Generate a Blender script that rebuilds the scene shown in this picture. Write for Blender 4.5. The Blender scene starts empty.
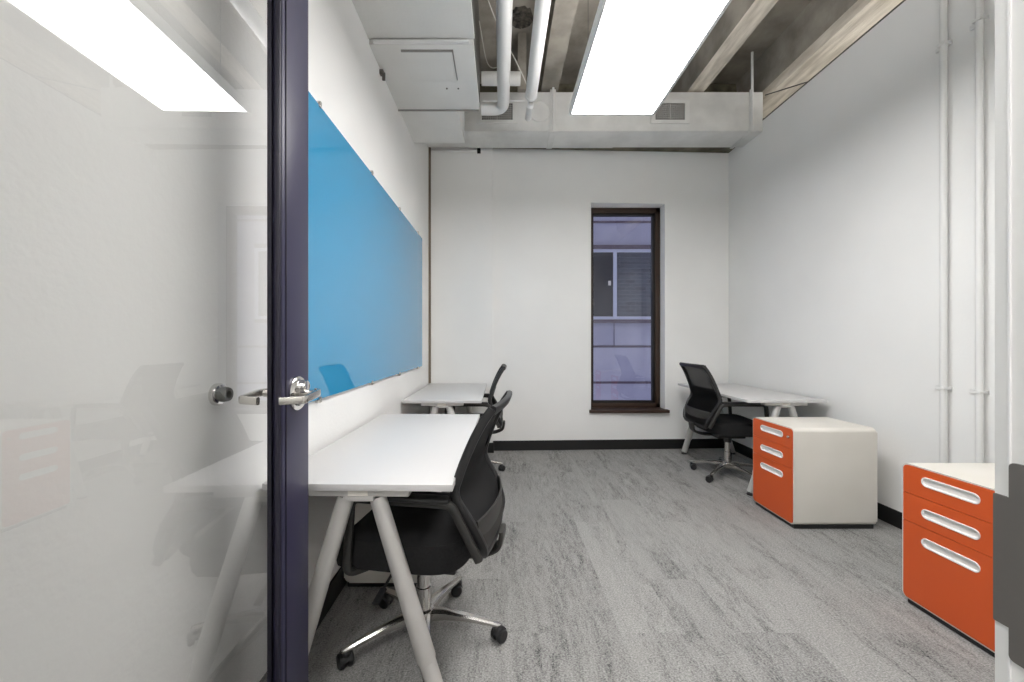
import bpy, bmesh, math, random
from mathutils import Vector, Matrix
random.seed(7)
PI = math.pi
scn = bpy.context.scene
C = scn.collection
CAMZ = 1.22

# ------------------------------------------------------------------ helpers
def lin(c):
    return tuple((v / 12.92 if v <= 0.04045 else ((v + 0.055) / 1.055) ** 2.4) for v in (x / 255 for x in c)) + (1,)

def obj(name, bm, m, parent=None, loc=None, smooth=35):
    bmesh.ops.recalc_face_normals(bm, faces=bm.faces)
    me = bpy.data.meshes.new(name)
    bm.to_mesh(me); bm.free()
    for p in me.polygons: p.use_smooth = True
    me.set_sharp_from_angle(angle=math.radians(smooth))
    ms = m if isinstance(m, (list, tuple)) else [m]
    for x in ms: me.materials.append(x)
    o = bpy.data.objects.new(name, me); C.objects.link(o)
    if parent is not None: o.parent = parent
    if loc is not None: o.location = loc
    return o

def thing(name, label, cat, loc=(0, 0, 0), rz=0, group=None):
    o = bpy.data.objects.new(name, None); C.objects.link(o)
    o.empty_display_size = 0.1
    o.location = loc; o.rotation_euler = (0, 0, rz)
    o['label'] = label; o['category'] = cat
    if group: o['group'] = group
    return o

def tag(o, label, cat, group=None):
    o['label'] = label; o['category'] = cat
    if group: o['group'] = group
    return o

def struct(o):
    o['kind'] = 'structure'; return o

def copy_tree(o, parent=None):
    c = o.copy(); C.objects.link(c); c.parent = parent
    for ch in list(o.children): copy_tree(ch, c)
    return c

def BM(): return bmesh.new()

def box(bm, x0, x1, y0, y1, z0, z1, bev=0, seg=2):
    r = bmesh.ops.create_cube(bm, size=1)
    vs = r['verts']
    for v in vs:
        v.co = Vector(((x0 + x1) / 2 + v.co.x * (x1 - x0), (y0 + y1) / 2 + v.co.y * (y1 - y0), (z0 + z1) / 2 + v.co.z * (z1 - z0)))
    if bev:
        es = list({e for v in vs for e in v.link_edges})
        bmesh.ops.bevel(bm, geom=es, offset=bev, segments=seg, profile=0.6, affect='EDGES')
    return bm

def ring_faces(bm, rings, closed=True, caps=True):
    n = len(rings[0])
    for a, b in zip(rings[:-1], rings[1:]):
        for i in range(n if closed else n - 1):
            j = (i + 1) % n
            bm.faces.new((a[i], a[j], b[j], b[i]))
    if caps and closed:
        bm.faces.new(list(reversed(rings[0]))); bm.faces.new(rings[-1])

def sweep(bm, pts, w, h=None, ref=(0, 0, 1), seg=12, power=2.0, scale=None):
    """sweep a (super)elliptic section w (sideways) x h (along ref) along pts"""
    pts = [Vector(p) for p in pts]; h = w if h is None else h
    ref = Vector(ref); rings = []
    for i, p in enumerate(pts):
        t = (pts[min(i + 1, len(pts) - 1)] - pts[max(i - 1, 0)]).normalized()
        s = t.cross(ref)
        if s.length < 1e-4: s = t.cross(Vector((1, 0, 0)))
        s.normalize(); u = s.cross(t).normalized()
        k = scale[i] if scale else 1
        ring = []
        for j in range(seg):
            a = 2 * PI * j / seg
            ca, sa = math.cos(a), math.sin(a)
            e = 2 / power
            cx = math.copysign(abs(ca) ** e, ca) * w / 2 * k; cy = math.copysign(abs(sa) ** e, sa) * h / 2 * k
            ring.append(bm.verts.new(p + s * cx + u * cy))
        rings.append(ring)
    ring_faces(bm, rings)
    return bm

def curve(pts, n=6):
    """Catmull-Rom through pts"""
    P = [Vector(p) for p in pts]; P = [2 * P[0] - P[1]] + P + [2 * P[-1] - P[-2]]
    out = []
    for i in range(1, len(P) - 2):
        for k in range(n):
            t = k / n
            out.append(0.5 * ((2 * P[i]) + (-P[i - 1] + P[i + 1]) * t + (2 * P[i - 1] - 5 * P[i] + 4 * P[i + 1] - P[i + 2]) * t * t + (-P[i - 1] + 3 * P[i] - 3 * P[i + 1] + P[i + 2]) * t ** 3))
    out.append(P[-2]); return out

def rounded(pts, r=0.02, n=5):
    """polyline with rounded corners"""
    P = [Vector(p) for p in pts]; out = [P[0]]
    for a, b, c in zip(P[:-2], P[1:-1], P[2:]):
        d1 = (a - b); d2 = (c - b); q = min(r, d1.length / 2.01, d2.length / 2.01)
        s = b + d1.normalized() * q; e = b + d2.normalized() * q
        for k in range(n + 1):
            t = k / n
            out.append(s * (1 - t) ** 2 + b * 2 * t * (1 - t) + e * t * t)
    out.append(P[-1]); return out

def lathe(bm, prof, center=(0, 0, 0), axis='z', seg=24):
    """prof list of (r, h)"""
    rings = []
    c = Vector(center)
    for r, h in prof:
        ring = []
        for j in range(seg):
            a = 2 * PI * j / seg
            x, y = max(r, 1e-4) * math.cos(a), max(r, 1e-4) * math.sin(a)
            v = {'z': Vector((x, y, h)), 'x': Vector((h, x, y)), 'y': Vector((x, h, y))}[axis]
            ring.append(bm.verts.new(c + v))
        rings.append(ring)
    ring_faces(bm, rings); return bm

def rrect(a0, a1, b0, b1, r, n=6):
    """rounded rectangle loop; r = one radius or four (a0b0, a1b0, a1b1, a0b1)"""
    rs = r if isinstance(r, (list, tuple)) else (r,) * 4
    out = []
    for (ca, cb, sa, sb, st), q in zip(((a0, b0, 1, 1, PI), (a1, b0, -1, 1, 1.5 * PI), (a1, b1, -1, -1, 0), (a0, b1, 1, -1, .5 * PI)), rs):
        if q <= 0: out.append((ca, cb)); continue
        for k in range(n + 1):
            t = st + .5 * PI * k / n
            out.append((ca + sa * q + q * math.cos(t), cb + sb * q + q * math.sin(t)))
    return out

def prism_x(bm, outer, x0, x1, holes=()):
    """extrude a (y,z) outline with holes from x0 to x1"""
    loops = [outer] + list(holes)
    sides = []
    for x in (x0, x1):
        es = []; vl = []
        for lp in loops:
            vs = [bm.verts.new((x, a, b)) for a, b in lp]
            vl.append(vs)
            es += [bm.edges.new((vs[i], vs[(i + 1) % len(vs)])) for i in range(len(vs))]
        if holes:
            bmesh.ops.triangle_fill(bm, use_beauty=True, edges=es, use_dissolve=False)
        else: bm.faces.new(vl[0])
        sides.append(vl)
    for A, B in zip(*sides):
        for i in range(len(A)):
            j = (i + 1) % len(A)
            bm.faces.new((A[i], A[j], B[j], B[i]))
    return bm

# ------------------------------------------------------------------ materials
def mat(name, col, rough=0.5, metal=0, **kw):
    m = bpy.data.materials.new(name); m.use_nodes = True
    b = m.node_tree.nodes['Principled BSDF']
    b.inputs['Base Color'].default_value = lin(col) if max(col) > 1 else tuple(col) + (1,)
    b.inputs['Roughness'].default_value = rough
    b.inputs['Metallic'].default_value = metal
    for k, v in kw.items():
        b.inputs[k.replace('_', ' ')].default_value = v
    return m

def nd(m, typ, **kw):
    n = m.node_tree.nodes.new(typ)
    for k, v in kw.items():
        if k in n.inputs: n.inputs[k].default_value = v
        else: setattr(n, k, v)
    return n

def noisy(m, c1, c2, scale=8, detail=4, bump=0.0, stretch=(1, 1, 1), bscale=None, lo=.35, hi=.65):
    """procedural colour variation + bump"""
    nt = m.node_tree; L = nt.links; b = nt.nodes['Principled BSDF']
    tc = nd(m, 'ShaderNodeTexCoord'); mp = nd(m, 'ShaderNodeMapping'); mp.inputs['Scale'].default_value = stretch
    L.new(tc.outputs['Object'], mp.inputs['Vector'])
    n = nd(m, 'ShaderNodeTexNoise'); n.inputs['Scale'].default_value = scale; n.inputs['Detail'].default_value = detail
    L.new(mp.outputs[0], n.inputs['Vector'])
    r = nd(m, 'ShaderNodeValToRGB'); r.color_ramp.elements[0].position = lo; r.color_ramp.elements[1].position = hi
    r.color_ramp.elements[0].color = lin(c1); r.color_ramp.elements[1].color = lin(c2)
    L.new(n.outputs['Fac'], r.inputs[0]); L.new(r.outputs[0], b.inputs['Base Color'])
    if bump:
        n2 = nd(m, 'ShaderNodeTexNoise'); n2.inputs['Scale'].default_value = bscale or scale * 4; n2.inputs['Detail'].default_value = 3
        L.new(mp.outputs[0], n2.inputs['Vector'])
        bp = nd(m, 'ShaderNodeBump'); bp.inputs['Strength'].default_value = bump; bp.inputs['Distance'].default_value = .01
        L.new(n2.outputs['Fac'], bp.inputs['Height']); L.new(bp.outputs[0], b.inputs['Normal'])
    return m

M_wall = noisy(mat('wall_paint', (238, 238, 236), .75), (235, 235, 233), (240, 240, 238), 1.2, 3, .08, bscale=60)
M_soffit = noisy(mat('soffit_paint', (226, 226, 223), .8), (222, 222, 219), (230, 230, 227), 2, 3, .1, bscale=40)
M_duct = noisy(mat('duct_paint', (222, 222, 219), .6), (214, 214, 211), (228, 228, 225), 5, 4, .06, bscale=30)
M_pipe = mat('pipe_paint', (228, 228, 226), .45)
M_base = mat('black_rubber_base', (22, 22, 22), .55)
M_conc = noisy(mat('concrete', (148, 142, 132), .9), (128, 123, 114), (168, 162, 151), 3.5, 8, .5, bscale=30)
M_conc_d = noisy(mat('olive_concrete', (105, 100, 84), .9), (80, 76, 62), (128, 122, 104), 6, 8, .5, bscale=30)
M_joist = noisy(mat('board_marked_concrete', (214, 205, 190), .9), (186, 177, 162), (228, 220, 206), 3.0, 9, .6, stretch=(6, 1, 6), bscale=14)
M_rust = noisy(mat('rough_patch', (60, 57, 52), .95), (30, 28, 26), (95, 90, 82), 25, 6, 1.0, bscale=50)
M_white = mat('white_laminate', (204, 203, 202), .38)
M_leg = mat('silver_powder_coat', (196, 194, 190), .42, 0.25)
M_cab = noisy(mat('cream_steel', (222, 218, 209), .42), (220, 216, 207), (225, 221, 213), 3, 2)
M_cabtop = M_cab
M_orange = mat('orange_steel', (208, 86, 34), .42)
M_pull = mat('white_pull', (232, 230, 226), .4)
M_black = noisy(mat('black_fabric', (16, 16, 17), .95), (12, 12, 13), (21, 21, 22), 120, 2, .35, bscale=500)
M_blkpl = mat('black_plastic', (30, 30, 31), .42)
M_charc = mat('charcoal_plastic', (46, 45, 43), .48)
M_chrome = mat('chrome', (215, 213, 210), .14, 1.0)
M_alu = mat('polished_aluminium', (205, 202, 198), .24, 1.0)
M_satin = mat('satin_nickel', (208, 205, 199), .27, 1.0)
M_navy = mat('navy_door_paint', (52, 50, 74), .38)
M_brown = mat('bronze_window_frame', (62, 46, 36), .45, .2)
M_brownd = mat('black_window_gasket', (20, 17, 16), .5)
M_jamb = mat('aluminium_jamb', (222, 222, 219), .5, 0)
M_jambl = mat('jamb_seal', (226, 226, 224), .5)
M_strike = mat('dark_strike_steel', (98, 95, 91), .45, .1)
M_rubber = mat('grey_rubber', (116, 117, 113), .6)
M_dark = mat('dark_void', (22, 21, 20), .9)
M_tr = mat('grey_edge', (150, 148, 144), .7)  # darker grey than the soffit paint, for its edges
M_cable = mat('pale_cable', (205, 203, 196), .5)
M_dcable = mat('grey_track', (86, 84, 80), .5)
M_label = mat('paper_label', (228, 224, 214), .6)

# blue glass board: back-painted glass (diffuse pigment under a clear glossy coat)
M_blue = mat('blue_back_painted_glass', (52, 146, 192), .9, 0, Coat_Weight=1.0, Coat_Roughness=0.015, Coat_IOR=1.85)
M_blue.node_tree.nodes['Principled BSDF'].inputs['Specular IOR Level'].default_value = 0

def emit(name, col, st):
    m = bpy.data.materials.new(name); m.use_nodes = True; nt = m.node_tree
    nt.nodes.remove(nt.nodes['Principled BSDF'])
    e = nt.nodes.new('ShaderNodeEmission'); e.inputs[0].default_value = col + (1,); e.inputs[1].default_value = st
    nt.links.new(e.outputs[0], nt.nodes['Material Output'].inputs[0]); return m
M_light = emit('led_diffuser', (1.0, 0.977, 0.965), 9.5)
M_up = emit('added_uplight', (1.0, 0.977, 0.965), 4.6)  # added upward glow that brightens the ceiling

# architectural glass: transparent + mirror by fresnel
def glassmat(name, ior=1.5, tint=(1, 1, 1), boost=1.8, rough=0.0):
    m = bpy.data.materials.new(name); m.use_nodes = True; nt = m.node_tree; L = nt.links
    nt.nodes.remove(nt.nodes['Principled BSDF'])
    t = nt.nodes.new('ShaderNodeBsdfTransparent'); t.inputs[0].default_value = tint + (1,)
    g = nt.nodes.new('ShaderNodeBsdfGlossy'); g.inputs['Roughness'].default_value = rough; g.inputs[0].default_value = (1, 1, 1, 1)
    lw = nt.nodes.new('ShaderNodeLayerWeight'); lw.inputs[0].default_value = .5      # Facing = 1 - |cos|, the same from both sides
    r0 = ((ior - 1) / (ior + 1)) ** 2
    pw = nt.nodes.new('ShaderNodeMath'); pw.operation = 'POWER'; pw.inputs[1].default_value = 4; L.new(lw.outputs['Facing'], pw.inputs[0])
    ma = nt.nodes.new('ShaderNodeMath'); ma.operation = 'MULTIPLY_ADD'; ma.inputs[1].default_value = 1 - r0; ma.inputs[2].default_value = r0; L.new(pw.outputs[0], ma.inputs[0])
    lw = ma
    mu = nt.nodes.new('ShaderNodeMath'); mu.operation = 'MULTIPLY'; mu.use_clamp = True; mu.inputs[1].default_value = boost
    mx = nt.nodes.new('ShaderNodeMixShader')
    L.new(lw.outputs[0], mu.inputs[0]); L.new(mu.outputs[0], mx.inputs[0])
    L.new(t.outputs[0], mx.inputs[1]); L.new(g.outputs[0], mx.inputs[2]); L.new(mx.outputs[0], nt.nodes['Material Output'].inputs[0])
    return m
M_glass = glassmat('door_glass', 1.5, (.875, .878, .872), 1.8)
M_wglass = glassmat('window_glass', 1.45, (.93, .95, 1.0), 1.4)

# chair mesh: woven net, partly see-through
def meshfab(name, col, alpha):
    m = mat(name, col, .85); nt = m.node_tree; L = nt.links
    t = nt.nodes.new('ShaderNodeBsdfTransparent'); mx = nt.nodes.new('ShaderNodeMixShader')
    mx.inputs[0].default_value = alpha
    L.new(t.outputs[0], mx.inputs[1]); L.new(nt.nodes['Principled BSDF'].outputs[0], mx.inputs[2])
    L.new(mx.outputs[0], nt.nodes['Material Output'].inputs[0]); return m
M_net = meshfab('black_net', (24, 24, 25), .90)

# carpet planks
def carpet():
    m = mat('grey_carpet_planks', (150, 150, 148), .95); nt = m.node_tree; L = nt.links; b = nt.nodes['Principled BSDF']
    b.inputs['Specular IOR Level'].default_value = .1
    tc = nd(m, 'ShaderNodeTexCoord'); sp = nd(m, 'ShaderNodeSeparateXYZ'); L.new(tc.outputs['Object'], sp.inputs[0])
    sw = nd(m, 'ShaderNodeCombineXYZ')                      # swap so that planks run in depth
    L.new(sp.outputs['Y'], sw.inputs['X']); L.new(sp.outputs['X'], sw.inputs['Y'])
    br = nd(m, 'ShaderNodeTexBrick'); br.offset = .37; br.offset_frequency = 2
    br.inputs['Scale'].default_value = 1; br.inputs['Brick Width'].default_value = 1.0; br.inputs['Row Height'].default_value = .25
    br.inputs['Mortar Size'].default_value = .0; br.inputs['Color1'].default_value = (0, 0, 0, 1); br.inputs['Color2'].default_value = (1, 1, 1, 1)
    L.new(sw.outputs[0], br.inputs['Vector'])
    def noise(scale, sx, sy, detail, rough=.6, off=0.0, dist=0):
        mp = nd(m, 'ShaderNodeMapping'); mp.inputs['Scale'].default_value = (sx, sy, 1)
        L.new(tc.outputs['Object'], mp.inputs['Vector'])
        ad = nd(m, 'ShaderNodeVectorMath'); ad.operation = 'MULTIPLY_ADD'
        L.new(br.outputs['Color'], ad.inputs[0]); ad.inputs[1].default_value = (off, off, off); L.new(mp.outputs[0], ad.inputs[2])
        n = nd(m, 'ShaderNodeTexNoise'); n.inputs['Scale'].default_value = scale; n.inputs['Detail'].default_value = detail
        n.inputs['Roughness'].default_value = rough; n.inputs['Distortion'].default_value = dist
        L.new(ad.outputs[0], n.inputs['Vector']); return n
    n1 = noise(1, 26, 5.5, 8, .78, 37, .7)       # long streaks
    n2 = noise(1, 110, 48, 5, .8, 11, .8)        # broken streaks
    n3 = noise(1, 130, 190, 2, .7)              # yarn speckle
    n4 = noise(1, 5, .9, 3, .5, 90)             # which zones carry streaks
    def mth(op, a, b_, clamp=False):
        x = nd(m, 'ShaderNodeMath'); x.operation = op; x.use_clamp = clamp
        for i, v in enumerate((a, b_)):
            if isinstance(v, (int, float)): x.inputs[i].default_value = v
            else: L.new(v, x.inputs[i])
        return x.outputs[0]
    def rng(v, lo, hi):
        r = nd(m, 'ShaderNodeMapRange'); r.inputs['From Min'].default_value = lo; r.inputs['From Max'].default_value = hi
        L.new(v, r.inputs['Value']); return r.outputs[0]
    s1 = rng(n1.outputs['Fac'], .40, .66); s2 = rng(n2.outputs['Fac'], .36, .60); z = rng(n4.outputs['Fac'], .38, .62)
    dark = mth('MULTIPLY', mth('MULTIPLY', s1, s2), mth('ADD', mth('MULTIPLY', z, .75), .25))
    tone = mth('ADD', mth('MULTIPLY', dark, -.66), .655)
    tone = mth('ADD', tone, mth('MULTIPLY', mth('SUBTRACT', n3.outputs['Fac'], .5), 1.5))
    sep = nd(m, 'ShaderNodeSeparateColor'); L.new(br.outputs['Color'], sep.inputs[0])
    tone = mth('ADD', tone, mth('MULTIPLY', mth('SUBTRACT', sep.outputs[0], .5), .10), True)
    r = nd(m, 'ShaderNodeValToRGB'); r.color_ramp.elements[0].color = lin((58, 58, 60)); r.color_ramp.elements[1].color = lin((180, 179, 176))
    L.new(tone, r.inputs[0]); L.new(r.outputs[0], b.inputs['Base Color'])
    bp = nd(m, 'ShaderNodeBump'); bp.inputs['Strength'].default_value = .5; bp.inputs['Distance'].default_value = .003
    L.new(tone, bp.inputs['Height']); L.new(bp.outputs[0], b.inputs['Normal'])
    return m
M_carpet = carpet()

# ------------------------------------------------------------------ room shell
XL, XR = -.79, 2.60
def wy(x): return 4.345 + (x + .09) * .039          # face of the main back wall
SLAB = CAMZ + 2.85
bm = BM(); box(bm, -1.1, 4.7, -2.3, 4.62, -.12, 0); struct(obj('floor', bm, M_carpet))
bm = BM(); box(bm, -1.1, 4.7, -2.3, 4.95, SLAB, SLAB + .15); ceil = struct(obj('ceiling', bm, M_conc))
JZ = CAMZ + 2.5
for x0, x1 in ((-1.05, -.62), (.40, .57), (1.065, 1.245), (1.865, 2.035)):
    bm = BM()
    vs = []
    for y in (-2.2, 4.32):
        vs.append([bm.verts.new(p) for p in ((x0, y, JZ), (x1, y, JZ), (x1 + .03, y, SLAB + .01), (x0 - .03, y, SLAB + .01))])
    ring_faces(bm, vs)
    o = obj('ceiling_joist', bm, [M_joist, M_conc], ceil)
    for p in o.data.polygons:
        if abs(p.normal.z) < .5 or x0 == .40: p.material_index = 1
# wide edge beam over the right hand wall, with chamfered lower edge
bm = BM(); vs = []
for y in (-2.2, 4.32):
    vs.append([bm.verts.new(p) for p in ((2.69, y, JZ - .03), (3.35, y, JZ - .03), (3.35, y, SLAB + .01), (2.60, y, SLAB + .01), (2.64, y, JZ + .02))])
ring_faces(bm, vs)
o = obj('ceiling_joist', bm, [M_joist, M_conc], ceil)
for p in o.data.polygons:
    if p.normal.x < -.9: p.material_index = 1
# rough dark hole in the slab
bm = BM()
rr = [.115, .10, .082, .05, .001]; hh = [0, -.02, -.012, .0, .006]
rings = []
for r, h in zip(rr, hh):
    rings.append([bm.verts.new((.175 + r * (1 + random.uniform(-.12, .12)) * math.cos(2 * PI * j / 28), 3.43 + r * (1 + random.uniform(-.12, .12)) * math.sin(2 * PI * j / 28), SLAB - .004 + h + random.uniform(-.008, .004))) for j in range(28)])
ring_faces(bm, rings)
o = obj('rough_patch', bm, M_rust, ceil); o['label'] = 'dark rough ring of chipped concrete'

# walls
WT = CAMZ + 2.19
BT0 = CAMZ + 2.145
bm = BM(); box(bm, -1.0, XL, -2.2, 4.9, 0, SLAB); struct(obj('wall_left', bm, M_wall))
bm = BM(); box(bm, XR, XR + .12, .20, 4.62, 0, WT); struct(obj('wall_right', bm, M_wall))
bm = BM(); box(bm, 4.6, 4.7, -2.2, 4.9, 0, SLAB); box(bm, XR + .12, 4.6, 4.40, 4.56, 0, BT0); struct(obj('wall_beyond', bm, M_wall))
# back wall pieces following a slightly skewed face, with the window opening
WX0, WX1, WZ0, WZ1 = 1.0125, 1.859, .435, 2.777
BT = CAMZ + 2.145
bm = BM()
def wpiece(bm, xa, xb, za, zb):
    vs = []
    for z in (za, zb):
        vs.append([bm.verts.new(p) for p in ((xa, wy(xa), z), (xb, wy(xb), z), (xb, 4.68, z), (xa, 4.68, z))])
    ring_faces(bm, vs)
wpiece(bm, -.09, WX0, 0, BT); wpiece(bm, WX1, XR, 0, BT)
wpiece(bm, WX0, WX1, 0, WZ0); wpiece(bm, WX0, WX1, WZ1, BT)
box(bm, XL + .012, -.09, 4.265, 4.68, 0, BT - .012)
wb = struct(obj('wall_back', bm, M_wall))
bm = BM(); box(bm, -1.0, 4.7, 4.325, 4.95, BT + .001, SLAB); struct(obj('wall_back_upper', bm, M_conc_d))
# brown gap strip in the left back corner
bm = BM(); box(bm, XL, XL + .024, 4.25, 4.30, .76, BT); struct(obj('trim_1', bm, mat('brown_gap', (120, 108, 94), .8)))
# front wall with the doorway, corridor behind the camera
bm = BM()
box(bm, .47, XR + .12, .12, .325, 0, SLAB)
box(bm, XL, -.70, .12, .325, 0, SLAB)
box(bm, -.70, .47, .12, .325, 2.52, SLAB)
struct(obj('wall_front', bm, M_wall))
bm = BM(); box(bm, -1.1, 4.7, -2.4, -2.2, 0, SLAB); struct(obj('wall_corridor', bm, M_wall))
# baseboards
bm = BM(); box(bm, XL, XL + .012, .33, 4.26, 0, .108, .003); struct(obj('baseboard_left', bm, M_base))
bm = BM(); box(bm, XR - .012, XR, .33, 4.44, 0, .108, .003); struct(obj('baseboard_right', bm, M_base))
bm = BM(); box(bm, XL + .012, -.078, 4.253, 4.265, 0, .108, .002)
vs = []
for z in (0, .108):
    vs.append([bm.verts.new(p) for p in ((-.09, wy(-.09) - .012, z), (XR - .012, wy(XR) - .012, z), (XR - .012, wy(XR), z), (-.09, wy(-.09), z))])
ring_faces(bm, vs)
box(bm, -.09, -.078, 4.253, 4.345, 0, .108)
struct(obj('baseboard_back', bm, M_base))

# ------------------------------------------------------------------ window
win = thing('window_1', '', 'window'); del win['label']; del win['category']; win['kind'] = 'structure'
FY0, FY1 = 4.555, 4.64
bm = BM()
box(bm, WX0, WX0 + .055, FY0, FY1, WZ0, WZ1, .004); box(bm, WX1 - .055, WX1, FY0, FY1, WZ0, WZ1, .004)
box(bm, WX0, WX1, FY0, FY1, WZ1 - .06, WZ1, .004); box(bm, WX0, WX1, FY0, FY1, WZ0 + .01, WZ0 + .06, .004)
obj('window_frame', bm, M_brown, win)
bm = BM()
a, b_, c, d = WX0 + .05, WX1 - .05, WZ0 + .055, WZ1 - .055
box(bm, a, a + .022, FY0 + .02, FY1 - .01, c, d, .003); box(bm, b_ - .03, b_, FY0 + .02, FY1 - .01, c, d, .003)
box(bm, a, b_, FY0 + .02, FY1 - .01, d - .03, d, .003); box(bm, a, b_, FY0 + .02, FY1 - .01, c, c + .03, .003)
obj('sash', bm, M_brownd, win)
bm = BM(); box(bm, a + .01, b_ - .01, FY0 + .05, FY0 + .056, c + .01, d - .01); obj('glass_pane', bm, M_wglass, win)
bm = BM(); box(bm, WX0 - .02, WX1 + .03, 4.36, FY0 + .01, WZ0 - .022, WZ0 + .012, .005); obj('window_sill', bm, M_brown, win)

# ------------------------------------------------------------------ building across the gap
F = 9.0
M_fac = noisy(mat('lilac_grey_cladding', (172, 171, 188), .75), (160, 159, 178), (180, 179, 194), 1.1, 5, .1)
M_seam = mat('cladding_joint', (96, 84, 96), .8)
M_rim = mat('pale_window_rim', (205, 208, 222), .5)
def brick_reflection_pane():  # brick reflection in the pane, painted as a colour pattern
    m = mat('painted_brick_reflection', (40, 42, 52), .35); nt = m.node_tree; L = nt.links; b = nt.nodes['Principled BSDF']
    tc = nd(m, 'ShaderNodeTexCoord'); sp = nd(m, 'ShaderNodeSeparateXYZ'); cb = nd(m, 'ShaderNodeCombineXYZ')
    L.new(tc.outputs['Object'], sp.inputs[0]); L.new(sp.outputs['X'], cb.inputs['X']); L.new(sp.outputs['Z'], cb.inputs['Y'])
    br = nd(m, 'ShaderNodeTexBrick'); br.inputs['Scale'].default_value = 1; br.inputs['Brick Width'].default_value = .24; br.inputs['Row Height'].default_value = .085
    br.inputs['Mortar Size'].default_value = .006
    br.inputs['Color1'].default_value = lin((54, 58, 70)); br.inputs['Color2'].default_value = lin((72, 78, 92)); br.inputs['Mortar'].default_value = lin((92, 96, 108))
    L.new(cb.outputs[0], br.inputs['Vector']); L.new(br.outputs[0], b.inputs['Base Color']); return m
bld = thing('neighbouring_building', 'lilac-grey clad building with a dark window seen through the tall narrow window', 'building', (2.5, F, 0))
bm = BM(); box(bm, -7, 9, 0, .4, -4, 12); obj('cladding', bm, M_fac, bld)
bm = BM()
def hz(y): return CAMZ + (341 - y) * F / 390
for yy in (222, 346.5, 382.5): box(bm, -7, 9, -.012, .01, hz(yy) - .025, hz(yy) + .025)
for z in (-2, 6.2, 8.4): box(bm, -7, 9, -.012, .01, z - .02, z + .02)
box(bm, .10, .115, -.006, .01, hz(346), hz(321))
obj('panel_joints', bm, M_seam, bld)
bw = BM(); X0, X1 = -.75, 1.6; Z0, Z1 = hz(316.6), hz(252.6)
box(bw, X0, X1, -.05, .02, Z1, Z1 + .07); box(bw, X0, X1, -.05, .02, Z0 - .07, Z0)
box(bw, X0 - .07, X0, -.05, .02, Z0 - .07, Z1 + .07); box(bw, X1, X1 + .07, -.05, .02, Z0 - .07, Z1 + .07)
box(bw, .08, .16, -.05, .02, Z0, Z1)
wf = obj('window_frame', bw, M_rim, bld)
bm = BM(); box(bm, X0 - .05, X1 + .05, -.08, 0, Z1 + .07, Z1 + .16); obj('lintel', bm, M_seam, bld)
bm = BM(); box(bm, X0 - .05, X1 + .05, -.08, 0, Z0 - .15, Z0 - .07); obj('window_ledge', bm, M_seam, bld)
bm = BM(); box(bm, .16, X1, -.015, .01, Z0, Z1); obj('pane', bm, brick_reflection_pane(), wf)
bm = BM(); box(bm, X0, .08, -.015, .01, Z0, Z1); obj('pane', bm, mat('dark_pane', (44, 44, 52), .3), wf)
bm = BM(); box(bm, -.03, .03, -.03, -.01, hz(285.5), hz(281), .004); obj('switch_plate', bm, mat('pale_plate', (240, 236, 225), .5), wf)

# ------------------------------------------------------------------ glass door, opened 90 degrees
GX = -.615
door = thing('door_1', '', 'door'); del door['label']; del door['category']; door['kind'] = 'structure'
DY0, DY1, DH = .30, 1.204, 2.47
bm = BM()
box(bm, GX - .02, GX + .02, 1.06, 1.208, .012, DH, .003)
obj('stile', bm, M_navy, door)
bm = BM()
box(bm, GX + .02, GX + .0232, 1.074, 1.079, .02, DH, .0012)
box(bm, GX + .005, GX + .0175, 1.052, 1.061, .26, DH - .12, .002); box(bm, GX - .0175, GX - .005, 1.052, 1.061, .26, DH - .12, .002)
obj('glazing_bead', bm, mat('navy_bead', (30, 28, 44), .45), door)
bm = BM(); box(bm, GX - .0225, GX + .0225, DY0, DY0 + .12, .012, DH, .003); obj('hinge_stile', bm, M_navy, door)
bm = BM(); box(bm, GX - .0225, GX + .0225, DY0 + .12, 1.06, .012, .25, .002); obj('bottom_rail', bm, M_navy, door)
bm = BM(); box(bm, GX - .0225, GX + .0225, DY0 + .12, 1.06, DH - .11, DH, .002); obj('top_rail', bm, M_navy, door)
bm = BM()
vs = [bm.verts.new(p) for p in ((GX, DY0 + .11, .24), (GX, 1.062, .24), (GX, 1.062, DH - .10), (GX, DY0 + .11, DH - .10))]
bm.faces.new(vs)
obj('glass_panel', bm, M_glass, door)
HZ = 1.072
_a = .012; door.rotation_euler = (0, 0, _a); _R = Matrix.Rotation(_a, 3, 'Z'); _p = Vector((GX, 1.13, 0)); door.location = _p - _R @ _p
for s in (1, -1):
    h = BM()
    x0 = GX + s * .020
    lathe(h, [(.049, 0), (.049, s * .006), (.045, s * .010), (.037, s * .012), (.0, s * .012)], (x0, 1.136, HZ - .004), 'x', 32)
    lathe(h, [(.021, s * .010), (.020, s * .024), (.018, s * .030), (.014, s * .031), (0, s * .031)], (x0, 1.136, HZ + .014), 'x', 24)
    ro = obj('handle_rose', h, M_chrome, door)
    h = BM()
    X = x0 + s * .062
    sweep(h, [(x0 + s * .005, 1.136, HZ - .006), (x0 + s * .03, 1.136, HZ - .006), (X - s * .008, 1.137, HZ - .005)], .020, seg=16)
    pts = rounded([(X - s * .012, 1.150, HZ - .001), (X + s * .004, 1.135, HZ - .002), (X + s * .004, 1.045, HZ - .010), (x0 + s * .008, 1.030, HZ - .011)], .012)
    sweep(h, pts, .012, .021, seg=14, power=4)
    obj('lever', h, M_satin if s > 0 else M_satin, ro)
# hinge-side frame
bm = BM(); box(bm, -.70, -.645, .10, .34, 0, 2.54, .003); box(bm, -.645, .43, .10, .34, 2.485, 2.54, .003)
struct(obj('trim_2', bm, M_jamb))
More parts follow.
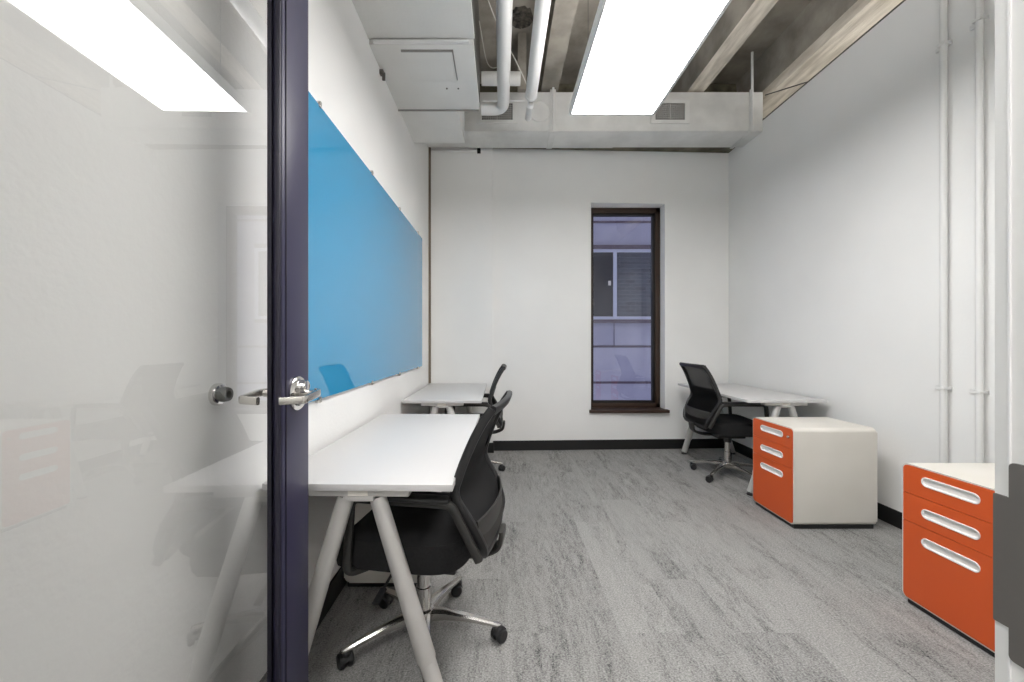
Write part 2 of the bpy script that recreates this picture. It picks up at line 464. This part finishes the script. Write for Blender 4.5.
# strike jamb at the right edge of the view
bm = BM()
box(bm, .43, .49, .10, .3398, 0, 2.485, .0006)
jb = struct(obj('door_jamb', bm, M_jamb))
bm = BM(); box(bm, .4285, .431, .3285, .3300, 0, 2.485); obj('door_seal', bm, M_jambl, jb)
bm = BM()
prism_x(bm, rrect(.235, .3285, .952, 1.118, .004), .4275, .431)
prism_x(bm, rrect(.3270, .3396, .978, 1.088, [0, .001, .001, 0]), .4284, .431)
obj('strike_plate', bm, M_strike, jb)
# wall stop behind the glass
ds = thing('door_stop', 'chrome and grey rubber door bumper on left wall behind the glass door', 'door stop', (XL, 1.083, 1.072))
bm = BM(); lathe(bm, [(.031, 0), (.031, .006), (.027, .013), (.018, .016), (0, .016)], (0, 0, 0), 'x', 28); obj('mounting_ring', bm, M_chrome, ds)
bm = BM(); lathe(bm, [(.0205, .010), (.020, .030), (.018, .035), (.010, .035), (.009, .022), (0, .022)], (0, 0, 0), 'x', 28); obj('bumper', bm, M_rubber, ds)

# ------------------------------------------------------------------ ceiling services
sof = thing('ceiling_soffit', 'white boxed soffit along the left wall below the concrete ceiling', 'soffit')
Zc = CAMZ
bm = BM(); box(bm, XL, -.158, .33, 2.325, Zc + 1.80, Zc + 2.45, .004); obj('soffit_box', bm, M_soffit, sof)
bm = BM(); box(bm, XL, -.166, 2.335, 2.995, Zc + 1.775, Zc + 2.45, .004); obj('soffit_box', bm, M_soffit, sof)
bm = BM(); box(bm, XL, -.331, 3.0, 3.54, Zc + 1.795, Zc + 2.45, .003); obj('soffit_box', bm, M_soffit, sof)
bm = BM(); box(bm, -.60, -.30, 2.385, 2.66, Zc + 1.768, Zc + 1.778, .002); 
for _x, _a, _b in ((-.158, .33, 2.325), (-.166, 2.335, 2.995)):  # dark strips put the shade of the soffit's side into colour
    fb = BM(); box(fb, _x, _x + .004, _a, _b, Zc + 1.83, Zc + 2.449); obj('side_shade_strip', fb, M_dcable, sof)
ap = obj('access_panel', bm, M_soffit, sof)
bm = BM(); box(bm, XL, -.17, 2.990, 2.998, Zc + 1.765, Zc + 1.79); obj('edge_trim', bm, M_tr, sof)
bm = BM(); box(bm, -.61, -.295, 2.375, 2.383, Zc + 1.764, Zc + 1.778); box(bm, -.299, -.293, 2.375, 2.64, Zc + 1.764, Zc + 1.778); obj('panel_edge', bm, M_tr, ap)
for x, y in ((-.38, 2.74), (-.30, 2.74), (-.385, 2.62)):
    bm = BM(); lathe(bm, [(.006, 0), (.006, -.004), (0, -.006)], (x, y, Zc + 1.775), 'z', 10); obj('screw', bm, M_dcable, sof)
bm = BM(); sweep(bm, [(XL + .03, 2.325, Zc + 1.785), (-.19, 2.325, Zc + 1.785)], .022, seg=12); tag(obj('conduit', bm, M_pipe), 'thin white conduit crossing beneath the soffit seam', 'conduit')
bm = BM(); box(bm, XL, XL + .025, 2.53, 2.56, Zc + 1.735, Zc + 1.765, .003); box(bm, XL + .015, XL + .035, 2.54, 2.55, Zc + 1.70, Zc + 1.75, .002)
tag(obj('wall_clip', bm, M_dcable), 'small dark metal clip on left wall under the soffit', 'clip')

# duct across the back
DF, DB = 3.87, 4.2; DZ0, DZ1 = CAMZ + 2.084, CAMZ + 2.47
duct = thing('air_duct', 'grey painted rectangular duct spanning the top of the back wall', 'duct')
bm = BM(); box(bm, XL, XR, DF, DB, DZ0, DZ1, .003); obj('duct_casing', bm, M_duct, duct)
bm = BM(); box(bm, -.331, 1.2, DF - .006, DB, DZ0 - .006, DZ0 + .006, .001); obj('seam_flange', bm, M_duct, duct)
bm = BM(); lathe(bm, [(.105, 0), (.105, -.010), (.097, -.012), (.093, -.006), (0, -.006)], (.386, DF, CAMZ + 2.276), 'y', 36); obj('round_collar', bm, M_duct, duct)
def grille(x0, x1, label):
    g = thing('air_vent', label, 'vent', (x0, DF, CAMZ + 2.19), 0, None)
    w = x1 - x0; h = .165
    bm = BM(); prism_x(bm, rrect(-.045, w + .045, -.035, h + .035, .004), 0, .012, [rrect(0, w, 0, h, .002)[::-1]])
    bmesh.ops.rotate(bm, verts=bm.verts, cent=(0, 0, 0), matrix=Matrix.Rotation(-PI / 2, 3, 'Z'))   # x->-y, y->x
    obj('vent_frame', bm, M_duct, g)
    bm = BM(); box(bm, 0, w, -.002, 0, 0, h); obj('vent_backing', bm, M_dark, g)
    bm = BM()
    n = 8
    for i in range(1, n): box(bm, 0, w, -.010, -.003, h * i / n - .004, h * i / n + .004)
    n = 14
    for i in range(1, n): box(bm, w * i / n - .0035, w * i / n + .0035, -.012, -.004, 0, h)
    box(bm, w / 2 - .008, w / 2 + .008, -.013, -.002, 0, h)
    obj('vent_slats', bm, mat('vent_grey', (176, 175, 171), .6), g)
grille(-.19, .115, 'square grey air vent on the duct behind the white pipes')
grille(1.53, 1.82, 'square grey air vent on the duct beside the ceiling light')
def hanger(x, label, w=.06):
    h = thing('duct_hanger', label, 'hanger', (x, DF, 0), 0, None)
    bm = BM(); box(bm, -w / 2, w / 2, -.012, 0, DZ0 - .004, DZ1 + .02, .002); box(bm, -w / 2, w / 2, -.012, DB - DF, DZ0 - .014, DZ0 - .007, .002); obj('strap', bm, M_duct, h)
    bm = BM(); sweep(bm, [(0, -.02, DZ0 - .01), (0, -.02, SLAB)], .024, seg=10); obj('rod', bm, M_pipe, h)
    bm = BM(); box(bm, -w * .8, w * .8, -.03, -.003, DZ0 - .022, DZ0 - .004, .002); obj('bracket', bm, M_duct, h)
hanger(.516, 'white hanger strap holding the duct, left of the ceiling light')
hanger(2.48, 'white hanger rod and strap at the right end of the duct', .035)

# pipes
def pipe(name, pts, d, label, r=.07, m=M_pipe, extra=None, cat='pipe'):
    t = thing(name, label, cat)
    bm = BM(); sweep(bm, rounded(pts, r, 7), d, seg=20); obj('pipe_run', bm, m, t)
    return t
H = CAMZ + 2.0
p1 = pipe('white_pipe', [(.02, .33, H), (.02, 3.36, H), (-.17, 3.36, H)], .10, 'thick white pipe with an elbow turning into the soffit', .09)
bm = BM(); sweep(bm, [(.02, 1.6, H), (.02, 1.68, H)], .112, seg=20); obj('coupling', bm, M_pipe, p1)
H2 = CAMZ + 1.95
p2 = pipe('white_pipe', [(.245, .33, H2), (.24, 3.10, H2)], .092, 'straight white pipe ending in a small capped nozzle')
bm = BM(); lathe(bm, [(.050, 3.07), (.050, 3.10), (.03, 3.115), (.022, 3.12), (.022, 3.20), (0, 3.2)], (.24, 0, H2), 'y', 20); obj('end_cap', bm, M_pipe, p2)
bm = BM(); sweep(bm, [(.24, 3.16, H2 - .02), (.238, 3.18, H2 - .03), (.235, 3.36, H2 - .03), (.235, 3.38, H2 - .03)], .058, seg=16, scale=[.4, 1, 1, .6]); obj('nozzle', bm, M_pipe, p2)
bm = BM(); box(bm, .225, .255, 3.12, 3.15, H2 - .05, H2 + .02, .004); obj('clamp', bm, M_chrome, p2)
for yy in (.8, 2.0):
    bm = BM(); sweep(bm, [(.262, yy, H2 + .04), (.285, yy, JZ + .01)], .010, seg=8); obj('hanger_rod', bm, M_pipe, p2)
bm = BM(); sweep(bm, [(-.17, 3.42, CAMZ + 2.30), (.17, 3.42, CAMZ + 2.30)], .11, seg=20); tag(obj('white_pipe', bm, M_pipe), 'short horizontal white pipe behind the elbow pipe', 'pipe')
bm = BM(); sweep(bm, [(-.17, 3.70, CAMZ + 2.28), (.225, 3.70, CAMZ + 2.28)], .016, seg=10); tag(obj('conduit', bm, M_pipe), 'thin white conduit in front of the left air vent', 'conduit')
bm = BM(); box(bm, .155, .235, 3.60, 3.66, CAMZ + 2.33, SLAB, .004); tag(obj('hanger_bracket', bm, M_conc), 'grey concrete-coloured bracket post hanging above the pipe nozzle', 'bracket')
bm = BM()
sweep(bm, curve([(-.15, 2.35, CAMZ + 2.44), (-.10, 2.7, CAMZ + 2.40), (.0, 3.0, CAMZ + 2.38), (.12, 3.2, CAMZ + 2.30), (.22, 3.32, CAMZ + 2.18), (.24, 3.2, CAMZ + 1.97)], 10), .008, seg=6)
sweep(bm, curve([(-.16, 2.85, CAMZ + 2.34), (-.10, 3.0, CAMZ + 2.13), (.0, 3.05, CAMZ + 2.16), (.03, 3.1, CAMZ + 2.3)], 10), .007, seg=6)
tag(obj('cable', bm, M_cable), 'thin pale cable looping between the soffit and the pipes', 'cable')
bm = BM(); sweep(bm, [(XL + .03, 4.248, CAMZ + 2.070), (-.26, 4.248, CAMZ + 2.070)], .030, seg=10); t = tag(obj('conduit', bm, M_pipe), 'pale conduit along the top of the back wall ending at a dark fitting', 'conduit')
bm = BM(); box(bm, -.26, -.222, 4.225, 4.264, CAMZ + 2.048, CAMZ + 2.092, .004); obj('fitting', bm, M_dark, t)
bm = BM(); box(bm, XR - .006, XR + .02, .33, 4.40, WT - .002, WT + .008, .002)
tag(obj('wall_track', bm, M_dcable), 'dark grey metal track along the top of the right wall', 'track')
bm = BM(); sweep(bm, [(XR + .02, 3.22, WT + .012), (XR + .03, 3.34, WT + .03), (2.60, 3.84, CAMZ + 2.42)], .010, seg=6)
tag(obj('cable', bm, M_dcable), 'dark cable from the top of the right wall to the duct end', 'cable')

# hanging light panels: one in the room, two added out of view
def light(x0, x1, y0, y1, z, label):
    t = thing('ceiling_light', label, 'light', ((x0 + x1) / 2, (y0 + y1) / 2, z))
    w, l = (x1 - x0) / 2, (y1 - y0) / 2
    bm = BM()
    f = .018
    for a in ((-w, -w + f, -l, l), (w - f, w, -l, l), (-w + f, w - f, -l, -l + f), (-w + f, w - f, l - f, l)):
        box(bm, a[0], a[1], a[2], a[3], 0, .06, .002)
    box(bm, -w + .002, w - .002, -l + .002, l - .002, .045, .058)
    obj('housing', bm, M_pipe, t)
    bm = BM(); box(bm, -w + f, w - f, -l + f, l - f, .004, .012); obj('diffuser', bm, M_light, t)
    bm = BM(); box(bm, -w + .02, w - .02, -l + .02, l - .02, .060, .064); obj('added_uplight', bm, M_up, t)  # glowing top added to the panel to lift the concrete overhead
    for sx in (-1, 1):
        for sy in (-1, 1):
            bm = BM(); sweep(bm, [(sx * w * .0 + sx * .2, sy * l * .85, .058), (sx * .2, sy * l * .85, SLAB - z)], .004, seg=6); obj('suspension_cable', bm, M_dcable, t)
light(.478, 1.080, .62, 2.752, CAMZ + 1.59, 'large bright white rectangular light panel hanging from the concrete ceiling')
light(3.45, 4.05, .62, 2.75, CAMZ + 1.59, 'added unseen light panel beyond the right wall, brightening the edge beam')  # added lamp out of view, lights the edge beam from below
light(-.95, -.05, -1.35, -.15, 2.9, 'added unseen light panel in the corridor, brightening the door jamb')  # added lamp behind the camera, lights the strike jamb

# conduits on the right wall
def wconduit(y, label):
    x = XR - .03
    t = thing('wall_conduit', label, 'conduit', (x, y, 0), 0, None)
    bm = BM(); sweep(bm, [(0, 0, .0), (0, 0, WT + .3)], .032, seg=16); obj('tube', bm, M_pipe, t)
    for z in (.945, 2.945):
        bm = BM(); box(bm, -.020, .028, -.020, .020, z - .008, z + .008, .003); box(bm, .018, .03, -.02, .06, z - .012, z + .012, .002)
        obj('clamp', bm, M_pipe, t)
wconduit(2.265, 'white vertical conduit on right wall, farther from the doorway')
wconduit(2.095, 'white vertical conduit on right wall, nearer to the doorway')
bm = BM(); box(bm, XR - .012, XR, 1.5, 2.035, .605, 3.0, .003); tag(obj('wall_panel', bm, M_wall), 'flat white cover panel on right wall beside the door jamb', 'panel')

# ------------------------------------------------------------------ blue glass board
board = thing('glass_board', 'large glossy blue glass writing board on the left wall', 'board', (XL, 0, 0))
BY0, BY1, BZ0, BZ1 = 1.49, 3.836, .972, 2.227
bm = BM(); prism_x(bm, rrect(BY0, BY1, BZ0, BZ1, .006), .009, .015); obj('glass_sheet', bm, M_blue, board)
for y in (1.665, 2.343, 2.98, 3.64):
    for z, s in ((BZ1, 1), (BZ0, -1)):
        bm = BM(); lathe(bm, [(.011, 0), (.011, .019), (.009, .022), (0, .022)], (0, y, z + s * .006), 'x', 14)
        box(bm, 0, .021, y - .009, y + .009, min(z - s * .010, z + s * .012), max(z - s * .010, z + s * .012), .002)
        obj('clip', bm, M_satin, board)

# ------------------------------------------------------------------ desks
DTOP = .757
def make_desk(label, loc):
    """desk 0.62 wide (x) by 1.217 long (y); origin at centre on floor"""
    w, l = .31, .6085
    t = thing('desk', label, 'desk', loc, 0, 'white desks with A-shaped legs')
    bm = BM(); box(bm, -w, w, -l, l, DTOP - .022, DTOP, .0025, 2); obj('desktop', bm, M_white, t)
    bm = BM()
    for s in (-1, 1): box(bm, -.035 + s * .07, .035 + s * .07, -l + .03, l - .03, DTOP - .045, DTOP - .022, .003)
    obj('support_rail', bm, M_leg, t)
    for e in (-1, 1):
        y = e * (l - .045)
        bm = BM(); box(bm, -.165, .165, y - .03, y + .03, DTOP - .046, DTOP - .0225, .004)
        box(bm, -.05, .05, y - .035, y + .035, DTOP - .060, DTOP - .044, .003)
        br = obj('leg_bracket', bm, M_leg, t)
        bm = BM(); box(bm, -.035, .03, y + e * .03, y + e * .032, DTOP - .043, DTOP - .026); q = obj('sticker', bm, M_label, br)
        for s in (-1, 1):
            top = Vector((s * .052, y, DTOP - .055)); bot = Vector((s * .262, y, .012))
            d = (bot - top)
            bm = BM(); sweep(bm, [top, top + d * .02, top + d * .78, top + d * .788], .062, seg=24, scale=[.80, .88, 1.04, .98], ref=(0, 1, 0))
            lg = obj('leg', bm, M_leg, t)
            bm = BM(); sweep(bm, [top + d * .785, bot + Vector((0, 0, .008))], .056, seg=24, ref=(0, 1, 0)); obj('leg_extension', bm, M_leg, lg)
            bm = BM(); lathe(bm, [(.030, 0), (.030, .008), (.022, .014), (0, .014)], (bot.x, bot.y, 0), 'z', 20); obj('foot', bm, M_blkpl, lg)
    return t
d1 = make_desk('white desk nearest the door, left wall, below the blue board', (-.455, 1.868, 0)); d1.rotation_euler.z = math.radians(-1.0)
d2 = copy_tree(d1); d2.rotation_euler.z = 0; d2.location = (-.462, 3.645, 0); d2['label'] = 'white desk in the far left corner against the back wall'
d3 = copy_tree(d2); d3.location = (2.245, 3.66, 0); d3['label'] = 'white desk against the right wall behind the orange cabinet'

# ------------------------------------------------------------------ office chair
# local: faces +x, floor at z=0
PROF = [(-.285, .465), (-.287, .51), (-.250, .60), (-.200, .69), (-.212, .76), (-.250, .86), (-.288, .935), (-.322, .985)]
def prof(v):
    f = v * (len(PROF) - 1); i = min(int(f), len(PROF) - 2); t = f - i
    P = [PROF[max(i - 1, 0)], PROF[i], PROF[i + 1], PROF[min(i + 2, len(PROF) - 1)]]
    return tuple(0.5 * ((2 * P[1][k]) + (-P[0][k] + P[2][k]) * t + (2 * P[0][k] - 5 * P[1][k] + 4 * P[2][k] - P[3][k]) * t * t + (-P[0][k] + 3 * P[1][k] - 3 * P[2][k] + P[3][k]) * t ** 3) for k in (0, 1))
def halfw(v):
    return .180 + .070 * math.sin(PI * min(1, v / .9)) ** 1 if v < .45 else .25 - .035 * ((v - .45) / .55)
def back(u, v, off=0):
    x, z = prof(v)
    return Vector((x - .026 * (1 - u * u) * (.5 + .5 * math.sin(PI * v)) - off, u * halfw(v), z))
def make_chair(label, loc, rz, baserot):
    t = thing('office_chair', label, 'chair', loc, rz, 'black mesh office chairs')
    # seat cushion
    bm = BM(); rings = []
    n = 40
    def outline(k, grow):
        a = 2 * PI * k / n; ca, sa = math.cos(a), math.sin(a); e = 2 / 4.2
        return math.copysign(abs(ca) ** e, ca) * (.262 + grow), math.copysign(abs(sa) ** e, sa) * (.256 + grow)
    for gz, gr in ((.402, -.06), (.402, -.022), (.412, -.004), (.445, .0), (.485, -.002), (.506, -.014), (.516, -.05), (.520, -.11), (.520, -.19)):
        ring = []
        for k in range(n):
            x, y = outline(k, gr); x += .032
            z = gz - (.03 * max(0, (x - .16) / .12) ** 2) - .012 * (1 - min(1, (y / .25) ** 2)) * (gz > .49)
            ring.append(bm.verts.new((x, y, z)))
        rings.append(ring)
    ring_faces(bm, rings); st = obj('seat', bm, M_black, t)
    bm = BM(); box(bm, -.19, .24, -.20, .20, .388, .412, .010, 3); obj('seat_pan', bm, M_blkpl, t)
    # mechanism
    bm = BM(); box(bm, -.13, .12, -.075, .075, .345, .402, .012, 3); lathe(bm, [(.03, .30), (.034, .35), (0, .35)], (0, 0, 0), 'z', 20); obj('tilt_mechanism', bm, M_blkpl, t)
    bm = BM(); sweep(bm, curve([(.04, .06, .375), (.05, .16, .372), (.055, .25, .352), (.055, .29, .345)]), .012, .008, seg=8); sweep(bm, [(.055, .25, .352), (.055, .31, .340)], .026, .012, seg=10); obj('height_lever', bm, M_blkpl, t)
    bm = BM(); lathe(bm, [(.031, .10), (.031, .215), (.027, .217), (.027, .31), (0, .31)], (0, 0, 0), 'z', 24); obj('gas_column', bm, M_chrome, t)
    # backrest
    bm = BM(); nu, nv = 14, 34; grid = []
    for j in range(nv + 1):
        v = .04 + .93 * j / nv
        grid.append([bm.verts.new(back(-.97 + 1.94 * i / nu, v)) for i in range(nu + 1)])
    for j in range(nv):
        for i in range(nu): bm.faces.new((grid[j][i], grid[j][i + 1], grid[j + 1][i + 1], grid[j + 1][i]))
    bmesh.ops.solidify(bm, geom=bm.faces[:], thickness=.003)
    obj('backrest', bm, M_net, t, smooth=80)
    bm = BM()
    for s in (-1, 1):
        sweep(bm, [back(s, i / 30) + Vector((-.004, 0, 0)) for i in range(31)], .024, .032, ref=(1, 0, 0), seg=12, power=3.2)
    sweep(bm, [back(-1 + i / 10, 1.0) + Vector((-.004, 0, -.006)) for i in range(21)], .036, .024, ref=(1, 0, .3), seg=12, power=3)
    sweep(bm, [back(-1 + i / 10, .015) + Vector((-.004, 0, .0)) for i in range(21)], .032, .026, ref=(1, 0, 0), seg=12, power=3)
    fr = obj('back_frame', bm, M_blkpl, t)
    bm = BM(); grid = []
    for j in range(17):
        v = .20 + .42 * j / 16
        grid.append([bm.verts.new(back(-.96 + 1.92 * i / nu, v, .007)) for i in range(nu + 1)])
    for j in range(16):
        for i in range(nu): bm.faces.new((grid[j][i], grid[j][i + 1], grid[j + 1][i + 1], grid[j + 1][i]))
    bmesh.ops.solidify(bm, geom=bm.faces[:], thickness=.002)
    obj('lining_net', bm, M_net, t, smooth=80)
    # lower shell and lumbar bar behind the net
    bm = BM(); g = []
    for j in range(9):
        v = .02 + .20 * j / 8
        g.append([bm.verts.new(back(-.96 + 1.92 * i / 16, v, .010)) for i in range(17)])
    for j in range(8):
        for i in range(16): bm.faces.new((g[j][i], g[j][i + 1], g[j + 1][i + 1], g[j + 1][i]))
    bmesh.ops.solidify(bm, geom=bm.faces[:], thickness=.010)
    obj('lower_back_shell', bm, M_charc, t, smooth=80)
    bm = BM(); sweep(bm, [back(-1 + i / 10, .235, .010 + .014 * (1 - (-1 + i / 10) ** 2)) for i in range(21)], .075, .012, ref=(1, 0, 0), seg=12, power=3)
    obj('lumbar_support', bm, M_charc, t)
    bm = BM(); sweep(bm, curve([(-.08, 0, .375), (-.22, 0, .372), (-.305, 0, .40), (-.325, 0, .44), (-.328, 0, .475)]), .085, .022, ref=(0, 0, 1), seg=12, power=3.4); obj('back_bracket', bm, M_charc, t)
    # arms
    for s in (-1, 1):
        y = s * .272
        bm = BM()
        pts = rounded([(-.283, s * .235, .47), (-.196, y - s * .008, .665), (-.155, y, .672), (.165, y, .672), (.182, y, .405), (.14, s * .20, .395)], .035, 6)
        sweep(bm, pts, .030, .024, ref=(0, 1, 0), seg=12, power=3)
        ar = obj('armrest', bm, M_charc, t)
        bm = BM(); sweep(bm, [(-.190, y, .684), (-.175, y, .686), (.155, y, .686), (.175, y, .684)], .052, .020, seg=14, power=3.5, scale=[.7, 1, 1, .7]); obj('arm_pad', bm, M_blkpl, ar)
    # star base
    bm = BM(); lathe(bm, [(.03, .070), (.040, .075), (.044, .10), (.040, .122), (.030, .128), (0, .128)], (0, 0, 0), 'z', 28)
    base = obj('star_base', bm, M_alu, t); base.rotation_euler = (0, 0, baserot)
    R = .30
    for k in range(5):
        a = 2 * PI * k / 5; D = Vector((math.cos(a), math.sin(a), 0)); S = Vector((-math.sin(a), math.cos(a), 0))
        bm = BM(); rings = []
        for q, hw, zt, zb in ((.02, .026, .122, .078), (.09, .021, .122, .088), (.18, .016, .108, .084), (.27, .012, .089, .071), (.305, .011, .081, .066), (.318, .006, .077, .068)):
            c = D * q
            rings.append([bm.verts.new(c + S * hw * .75 + Vector((0, 0, zb))), bm.verts.new(c + S * hw + Vector((0, 0, zb + .006))), bm.verts.new(c + S * hw + Vector((0, 0, zt - .006))), bm.verts.new(c + S * hw * .55 + Vector((0, 0, zt))),
                          bm.verts.new(c - S * hw * .55 + Vector((0, 0, zt))), bm.verts.new(c - S * hw + Vector((0, 0, zt - .006))), bm.verts.new(c - S * hw + Vector((0, 0, zb + .006))), bm.verts.new(c - S * hw * .75 + Vector((0, 0, zb)))])
        ring_faces(bm, rings); obj('spoke', bm, M_alu, base)
        bm = BM()
        c = D * R; ang = a + .9 + k * 1.3
        rot = Matrix.Rotation(ang, 4, 'Z')
        cb = BM()
        for s in (-1, 1):
            lathe(cb, [(.010, s * .006), (.026, s * .007), (.0265, s * .022), (.022, s * .027), (.0, s * .028)], (.016, 0, .0265), 'y', 20)
        box(cb, -.006, .028, -.006, .006, .022, .052, .003)
        lathe(cb, [(.013, .050), (.012, .062), (.007, .066), (.007, .078), (0, .078)], (0, 0, 0), 'z', 14)
        # hood
        hood = [(.016 + .030 * math.cos(q_), 0, .0265 + .030 * math.sin(q_)) for q_ in [PI * i / 10 for i in range(1, 10)]]
        sweep(cb, hood, .030, .005, ref=(0, 0, 1), seg=8, power=3)
        me = bpy.data.meshes.new('tmp'); cb.to_mesh(me); cb.free(); bm.from_mesh(me); bpy.data.meshes.remove(me)
        bmesh.ops.transform(bm, matrix=Matrix.Translation(c) @ rot, verts=bm.verts)
        obj('caster', bm, M_blkpl, base)
    return t
def setbase(ch, a):
    for c in ch.children:
        if c.name.startswith('star_base'): c.rotation_euler = (0, 0, a)
R_ = math.radians
c1 = make_chair('black mesh office chair at the near left desk, closest to the doorway', (-.318, 1.605, 0), R_(171), R_(-5 - 171))
c2 = copy_tree(c1); c2.location = (-.30, 3.62, 0); c2.rotation_euler = (0, 0, R_(180)); setbase(c2, R_(6 - 180)); c2['label'] = 'black mesh office chair at the far left desk, mostly hidden by the nearer chair'
c3 = copy_tree(c1); c3.location = (2.055, 3.535, 0); c3.rotation_euler = (0, 0, R_(-1)); c3.scale = (1, 1, 1.02); setbase(c3, R_(1)); c3['label'] = 'black mesh office chair at the right hand desk beside the window'

# ------------------------------------------------------------------ filing cabinets
def make_cabinet(label, loc, rz):
    """front faces local -x at x=0, width along y (0..0.39), depth +x"""
    W, D, Z0, Z1 = .39, .557, .026, .653
    t = thing('filing_cabinet', label, 'cabinet', loc, rz, 'orange fronted filing cabinets')
    bm = BM(); prism_x(bm, rrect(0, W, Z0, Z1, .026, 8), .010, D)
    bmesh.ops.bevel(bm, geom=[e for e in bm.edges if abs(e.verts[0].co.x - e.verts[1].co.x) < 1e-5 and abs(e.verts[0].co.x - D) < 1e-5], offset=.008, segments=3, affect='EDGES')
    prism_x(bm, rrect(0, W, Z0, Z1, .026, 8), 0, .012, [rrect(.006, W - .006, Z0 + .006, Z1 - .006, .021, 8)[::-1]])
    obj('cabinet_body', bm, M_cab, t)
    bm = BM(); box(bm, .012, D - .012, .012, W - .012, .0, Z0 + .002, .004); obj('plinth', bm, M_blkpl, t)
    a, b_ = .008, W - .008; rad = .019
    segs = [(.519, Z1 - .008, [0, 0, rad, rad], .593), (.389, .5165, [0, 0, 0, 0], .452), (Z0 + .008, .3865, [rad, rad, 0, 0], .322)]
    for z0, z1, rs, hz_ in segs:
        pill = rrect(W / 2 - .105, W / 2 + .105, hz_ - .019, hz_ + .019, .0189, 8)
        bm = BM(); prism_x(bm, rrect(a, b_, z0, z1, rs, 8), -.004, .008, [pill[::-1]])
        dr = obj('drawer_front', bm, M_orange, t)
        bm = BM()
        # pull: lip ring and recessed tray
        o1 = rrect(W / 2 - .108, W / 2 + .108, hz_ - .022, hz_ + .022, .0219, 8)
        i1 = rrect(W / 2 - .101, W / 2 + .101, hz_ - .015, hz_ + .015, .0149, 8)
        i2 = rrect(W / 2 - .099, W / 2 + .099, hz_ - .012, hz_ + .012, .0119, 8)
        rg = [[bm.verts.new((x, p[0], p[1])) for p in lp] for x, lp in ((-.004, o1), (-.0065, rrect(W / 2 - .107, W / 2 + .107, hz_ - .021, hz_ + .021, .0209, 8)), (-.0065, rrect(W / 2 - .102, W / 2 + .102, hz_ - .016, hz_ + .016, .0159, 8)), (-.001, i1), (.001, i2))]
        ring_faces(bm, rg, caps=False); bm.faces.new(rg[-1])
        obj('pull_handle', bm, M_pull, dr, smooth=15)
    bm = BM(); lathe(bm, [(.009, 0), (.009, -.009), (.007, -.011), (0, -.011)], (-.003, .034, .592), 'x', 18); box(bm, -.020, -.010, .032, .036, .585, .599, .001); obj('lock', bm, M_orange if False else M_satin, t)
    return t
k1 = make_cabinet('orange-fronted white filing cabinet at right, partly cut off by the door jamb', (1.888, 1.445, 0), 0)
k2 = copy_tree(k1); k2.location = (1.892, 2.52, 0); k2.scale = (.97, 1.05, 1.0); k2['label'] = 'orange-fronted cream filing cabinet in front of the right hand desk'
k3 = copy_tree(k1); k3.location = (-.775, 2.398, 0); k3.scale = (.85, 1.05, 1); k3.rotation_euler = (0, 0, -PI / 2); k3['label'] = 'cream filing cabinet under the near left desk behind the chair'

# ------------------------------------------------------------------ world, camera
w = bpy.data.worlds.new('World'); scn.world = w; w.use_nodes = True
bg = w.node_tree.nodes['Background']; bg.inputs[0].default_value = (.60, .61, .74, 1); bg.inputs[1].default_value = .52
cam = bpy.data.cameras.new('camera'); co = bpy.data.objects.new('camera', cam); C.objects.link(co)
co.location = (0, 0, CAMZ); co.rotation_euler = (PI / 2, 0, 0)
cam.sensor_width = 36; cam.lens = 390 / 1024 * 36; cam.shift_x = 11 / 1024; cam.clip_start = .02
scn.camera = co
vs_ = scn.view_settings; vs_.view_transform = 'Standard'; vs_.look = 'None'; vs_.gamma = 1; vs_.exposure = 1.0; vs_.use_curve_mapping = False
